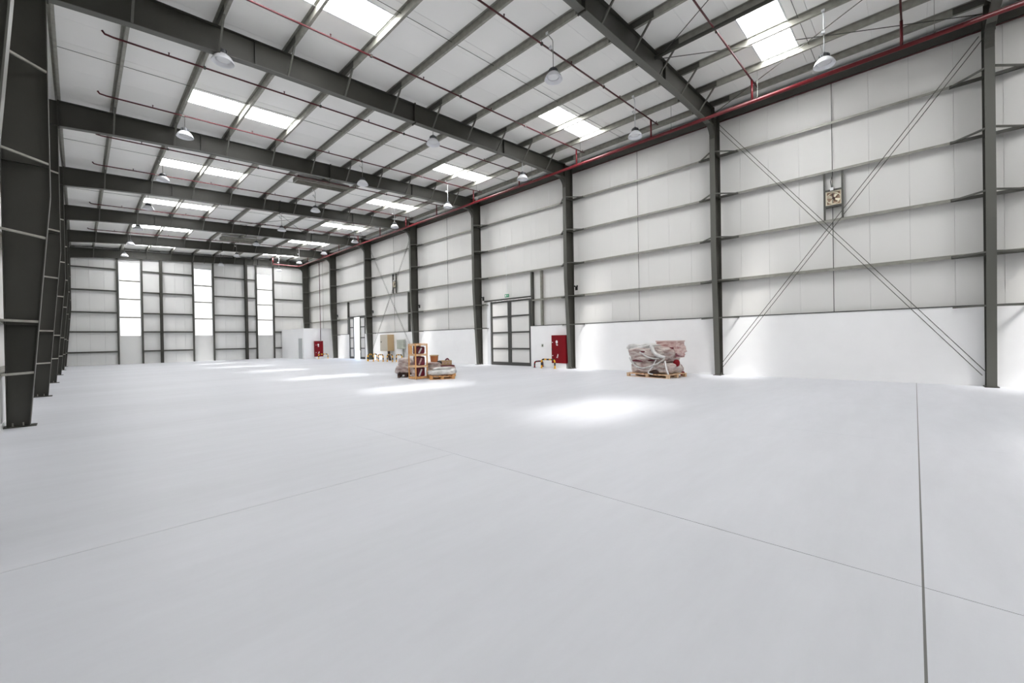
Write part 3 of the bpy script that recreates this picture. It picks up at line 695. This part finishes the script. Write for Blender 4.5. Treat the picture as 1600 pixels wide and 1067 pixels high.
for k, (pts, r, mm) in enumerate((
    ([(-.66, .80, .62), (-.70, .55, .34), (-.72, .2, .22), (-.71, -.15, .28), (-.66, -.5, .42), (-.60, -.75, .6)], .030, 'film_grey'),
    ([(-.64, .75, .50), (-.69, .45, .22), (-.70, .1, .12), (-.69, -.2, .14), (-.64, -.55, .30), (-.55, -.80, .52)], .024, 'film'),
    ([(-.60, -.2, 1.10), (-.66, -.35, .86), (-.67, -.55, .72), (-.60, -.78, .66)], [.08, .075, .07, .05], 'film_grey'),
    ([(-.64, -.45, .62), (-.69, -.30, .30), (-.72, -.12, .05), (-.73, -.32, .0)], .022, 'white_paint'),
    ([(-.60, -.78, .52), (-.63, -.86, .22), (-.60, -.92, .0)], .026, 'white_paint'),
    ([(-.66, .30, .85), (-.70, .0, .70), (-.70, -.25, .62), (-.66, -.6, .60)], .028, 'film_grey'))):
    # rounded strap following smooth points
    P_ = [Vector(p) for p in pts]; out = []; rr = []
    for i in range(len(P_) - 1):
        p0, p1, p2, p3 = P_[max(i - 1, 0)], P_[i], P_[i + 1], P_[min(i + 2, len(P_) - 1)]
        for s in range(5):
            u = s / 5; out.append(.5 * ((2 * p1) + (p2 - p0) * u + (2 * p0 - 5 * p1 + 4 * p2 - p3) * u * u + (3 * p1 - p0 - 3 * p2 + p3) * u ** 3))
            rr.append(r if not isinstance(r, list) else r[i] + (r[i + 1] - r[i]) * u)
    out.append(P_[-1]); rr.append(r if not isinstance(r, list) else r[-1])
    MB().tube(out, rr, 8).build('wrap_rope', mm, t, True)
for (x, y_, z, a, b_, c_) in ((-.60, .35, .50, .06, .35, .05), (-.60, -.28, .08, .05, .22, .07), (-.58, .25, .86, .06, .18, .04), (-.59, -.15, .52, .05, .2, .03)):
    heap(MB(), (x, y_, z), a, b_, c_, 8, 16, 8, .05, .8).build('dark_content', 'brown_dark' if z < .2 else 'maroon', t, True)
t = MB().lathe([(.001, 0), (.09, 0), (.095, .02), (.07, .13), (.04, .17), (.001, .17)], 14).build('red_cap', 'red_paint', None, True); t.location = (17.15, 6.85, 0); tag(t, 'small red cap on the floor right of the wrapped load', 'cap')

# tall open crate
CR = math.radians(-4); CW, CD, CH = .54, .56, 1.48
cx_, cy_ = 9.70 + CW / 2 * math.cos(CR) - CD / 2 * math.sin(CR), 14.93 + CW / 2 * math.sin(CR) + CD / 2 * math.cos(CR)
t = thing('open_crate', 'tall open wooden crate frame with three shelves of maroon packs', 'crate', (cx_, cy_, 0), CR)
for sx in (-1, 1):
    for sy in (-1, 1):
        MB().box(sx * CW / 2 - .022, sx * CW / 2 + .022, sy * CD / 2 - .022, sy * CD / 2 + .022, 0, CH).build('post', 'wood', t)
SH = (.06, .53, 1.01, CH - .04)
for z in SH:
    for sy in (-1, 1): MB().box(-CW / 2 + .022, CW / 2 - .022, sy * CD / 2 - .018, sy * CD / 2 + .018, z - .04, z + .03).build('rail', 'wood_pale' if z != SH[0] else 'wood', t)
    for sx in (-1, 1): MB().box(sx * CW / 2 - .018, sx * CW / 2 + .018, -CD / 2 + .022, CD / 2 - .022, z - .04, z + .03).build('rail', 'wood_pale' if z != SH[0] else 'wood', t)
    for k in range(4):
        x_ = -CW / 2 + .09 + k * (CW - .18) / 3
        MB().box(x_ - .055, x_ + .055, -CD / 2 + .02, CD / 2 - .02, z + .03 if z != SH[3] else z + .04, z + .042 if z != SH[3] else z + .052).build('shelf_board', 'wood_pale' if z != SH[3] else 'wood', t)
MB().box(-CW / 2 - .015, -CW / 2 - .005, -.02, .18, 1.05, 1.40).build('side_board', 'wood', t)
Rz = Matrix.Rotation(CR, 4, 'Z')
def onc(x, y_, z): v = Rz @ Vector((x, y_, z)); return (cx_ + v.x, cy_ + v.y, v.z)
for k, z in enumerate((.102, .572, 1.052)):
    hh = (.39, .37, .31)[k]
    t = thing('maroon_pack', 'maroon pack inside the tall crate, on the %s shelf' % ('bottom', 'middle', 'top')[k], 'pack', onc(.035, -.03, z), CR, 'maroon packs in the crate')
    heap(MB(), (0, 0, hh / 2), .18, .19, hh / 2, 10 + k, 28, 14, .03, .3).build('pack_body', 'maroon', t, True)
    pl = MB(); pl.bar((-.13, -.215, .03), (.0, -.218, hh * .8), .07, .004, (0, 1, 0)); pl.build('film_strip', 'film_grey' if k == 0 or k == 2 else 'film_pink', t)
t = thing('film_bundle', 'crumpled grey film bundle at the left in the tall crate bottom', 'bundle', onc(-.205, .02, .102), CR)
heap(MB(), (0, 0, .15), .025, .17, .15, 21, 24, 14, .1, .6).build('bundle_body', 'film', t, True)

# wrapped heap left of / behind the crate
SH_ = (10.22, 16.45); pallet('low dark pallet under the sack heap behind the crate', (*SH_, 0), .9, .9, .7, 'brown_dark')
t = thing('sack_heap', 'lumpy heap of plastic-wrapped grey packs behind the tall crate, on its left', 'bundle', (*SH_, .15), .9)
heap(MB(), (.04, .02, .20), .44, .38, .20, 31, 48, 18, .12, .55).build('lower_pack', 'film', t, True)
heap(MB(), (.04, .0, .50), .36, .31, .22, 32, 48, 18, .12, .55).build('upper_pack', 'film', t, True)

# low pallet in front right of the crate
PB = (10.58, 14.38); PBR = math.radians(-29)
pallet('low wooden pallet in front of the crate, nearest on the floor', (*PB, 0), PBR, 1.02, .85, 'wood')
t = thing('wrapped_packs', 'flat heap of white plastic-wrapped packs on the low front pallet', 'bundle', (*PB, .15), PBR)
heap(MB(), (.0, .03, .11), .49, .37, .11, 41, 56, 16, .12, .6).build('lower_pack', 'film_grey', t, True)
heap(MB(), (.02, .08, .21), .30, .25, .11, 42, 40, 14, .14, .7).build('upper_pack', 'film_grey', t, True)
MB().box(-.15, .12, -.36, -.30, .0, .03).build('dark_content', 'maroon', t)
heap(MB(), (.52, .30, .13), .14, .14, .12, 44, 24, 12, .2, .8).build('film_tail', 'film_grey', t, True)

# second pallet behind, with drum and small crate
pallet('wooden pallet half hidden behind the front pallet, beside the crate', (11.35, 15.45, 0), PBR, 1.2, 1.0, 'wood')
t = thing('wrapped_stack', 'plastic-wrapped grey and maroon stack carrying the brown drum', 'bundle', (11.35, 15.45, .15), PBR)
heap(MB(), (0, 0, .15), .60, .50, .155, 51, 56, 18, .08, .4).build('lower_pack', 'film', t, True)
MB().box(-.05, .56, -.46, .45, .27, .34).build('flat_board', 'maroon', t)
heap(MB(), (-.32, -.02, .37), .27, .36, .13, 52, 40, 16, .12, .5).build('upper_pack', 'film', t, True)
Rb = Matrix.Rotation(PBR, 4, 'Z')
def onb(x, y_, z): v = Rb @ Vector((x, y_, z)); return (11.35 + v.x, 15.45 + v.y, z)
t = thing('cardboard_drum', 'round brown drum standing on the wrapped stack', 'drum', onb(-.28, .02, .635), 0)
MB().lathe([(.001, 0), (.155, 0), (.16, .01), (.18, .28), (.18, .285), (.001, .285)], 24).build('drum_body', 'cardboard', t, True)
MB().lathe([(.183, .27), (.20, .272), (.20, .315), (.185, .32), (.001, .32)], 24).build('lid', 'tan', t, True)
t = thing('small_crate', 'small brown open crate with coiled fittings on the wrapped stack', 'crate', onb(.25, .02, .492), PBR - .1)
for a in ((-.25, .25, -.16, -.145), (-.25, .25, .145, .16), (-.25, -.235, -.145, .145), (.235, .25, -.145, .145)):
    MB().box(*a, 0, .20).build('side_board', 'tan', t)
MB().box(-.235, .235, -.145, .145, 0, .015).build('bottom_board', 'tan', t)
for k in range(3):
    MB().lathe([(.001, -.004), (.035, -.004), (.035, .004), (.001, .004)], 12).build('knob', 'film_pink', t).matrix_local = Matrix.Translation((-.14 + .14 * k, -.165, .10)) @ Matrix.Rotation(math.pi / 2, 4, 'X')
t = thing('hose_coil', 'small dark red hose coil lying on the small brown crate', 'hose', onb(.30, .0, .69), 0)
MB().tube([(.11 * math.cos(a) * (1 - .02 * a), .11 * math.sin(a) * (1 - .02 * a), .012 + .012 * a / 3 + .03 * math.sin(a * 2)) for a in [k * .4 for k in range(40)]], .013, 6).build('hose', 'maroon', t, True)
t = thing('black_bag', 'small black bag between drum and small crate on the wrapped stack', 'bag', onb(-.06, -.05, .492), 0)
heap(MB(), (0, 0, .10), .11, .10, .10, 61, 24, 14, .12, .8).build('bag_body', 'black', t, True)
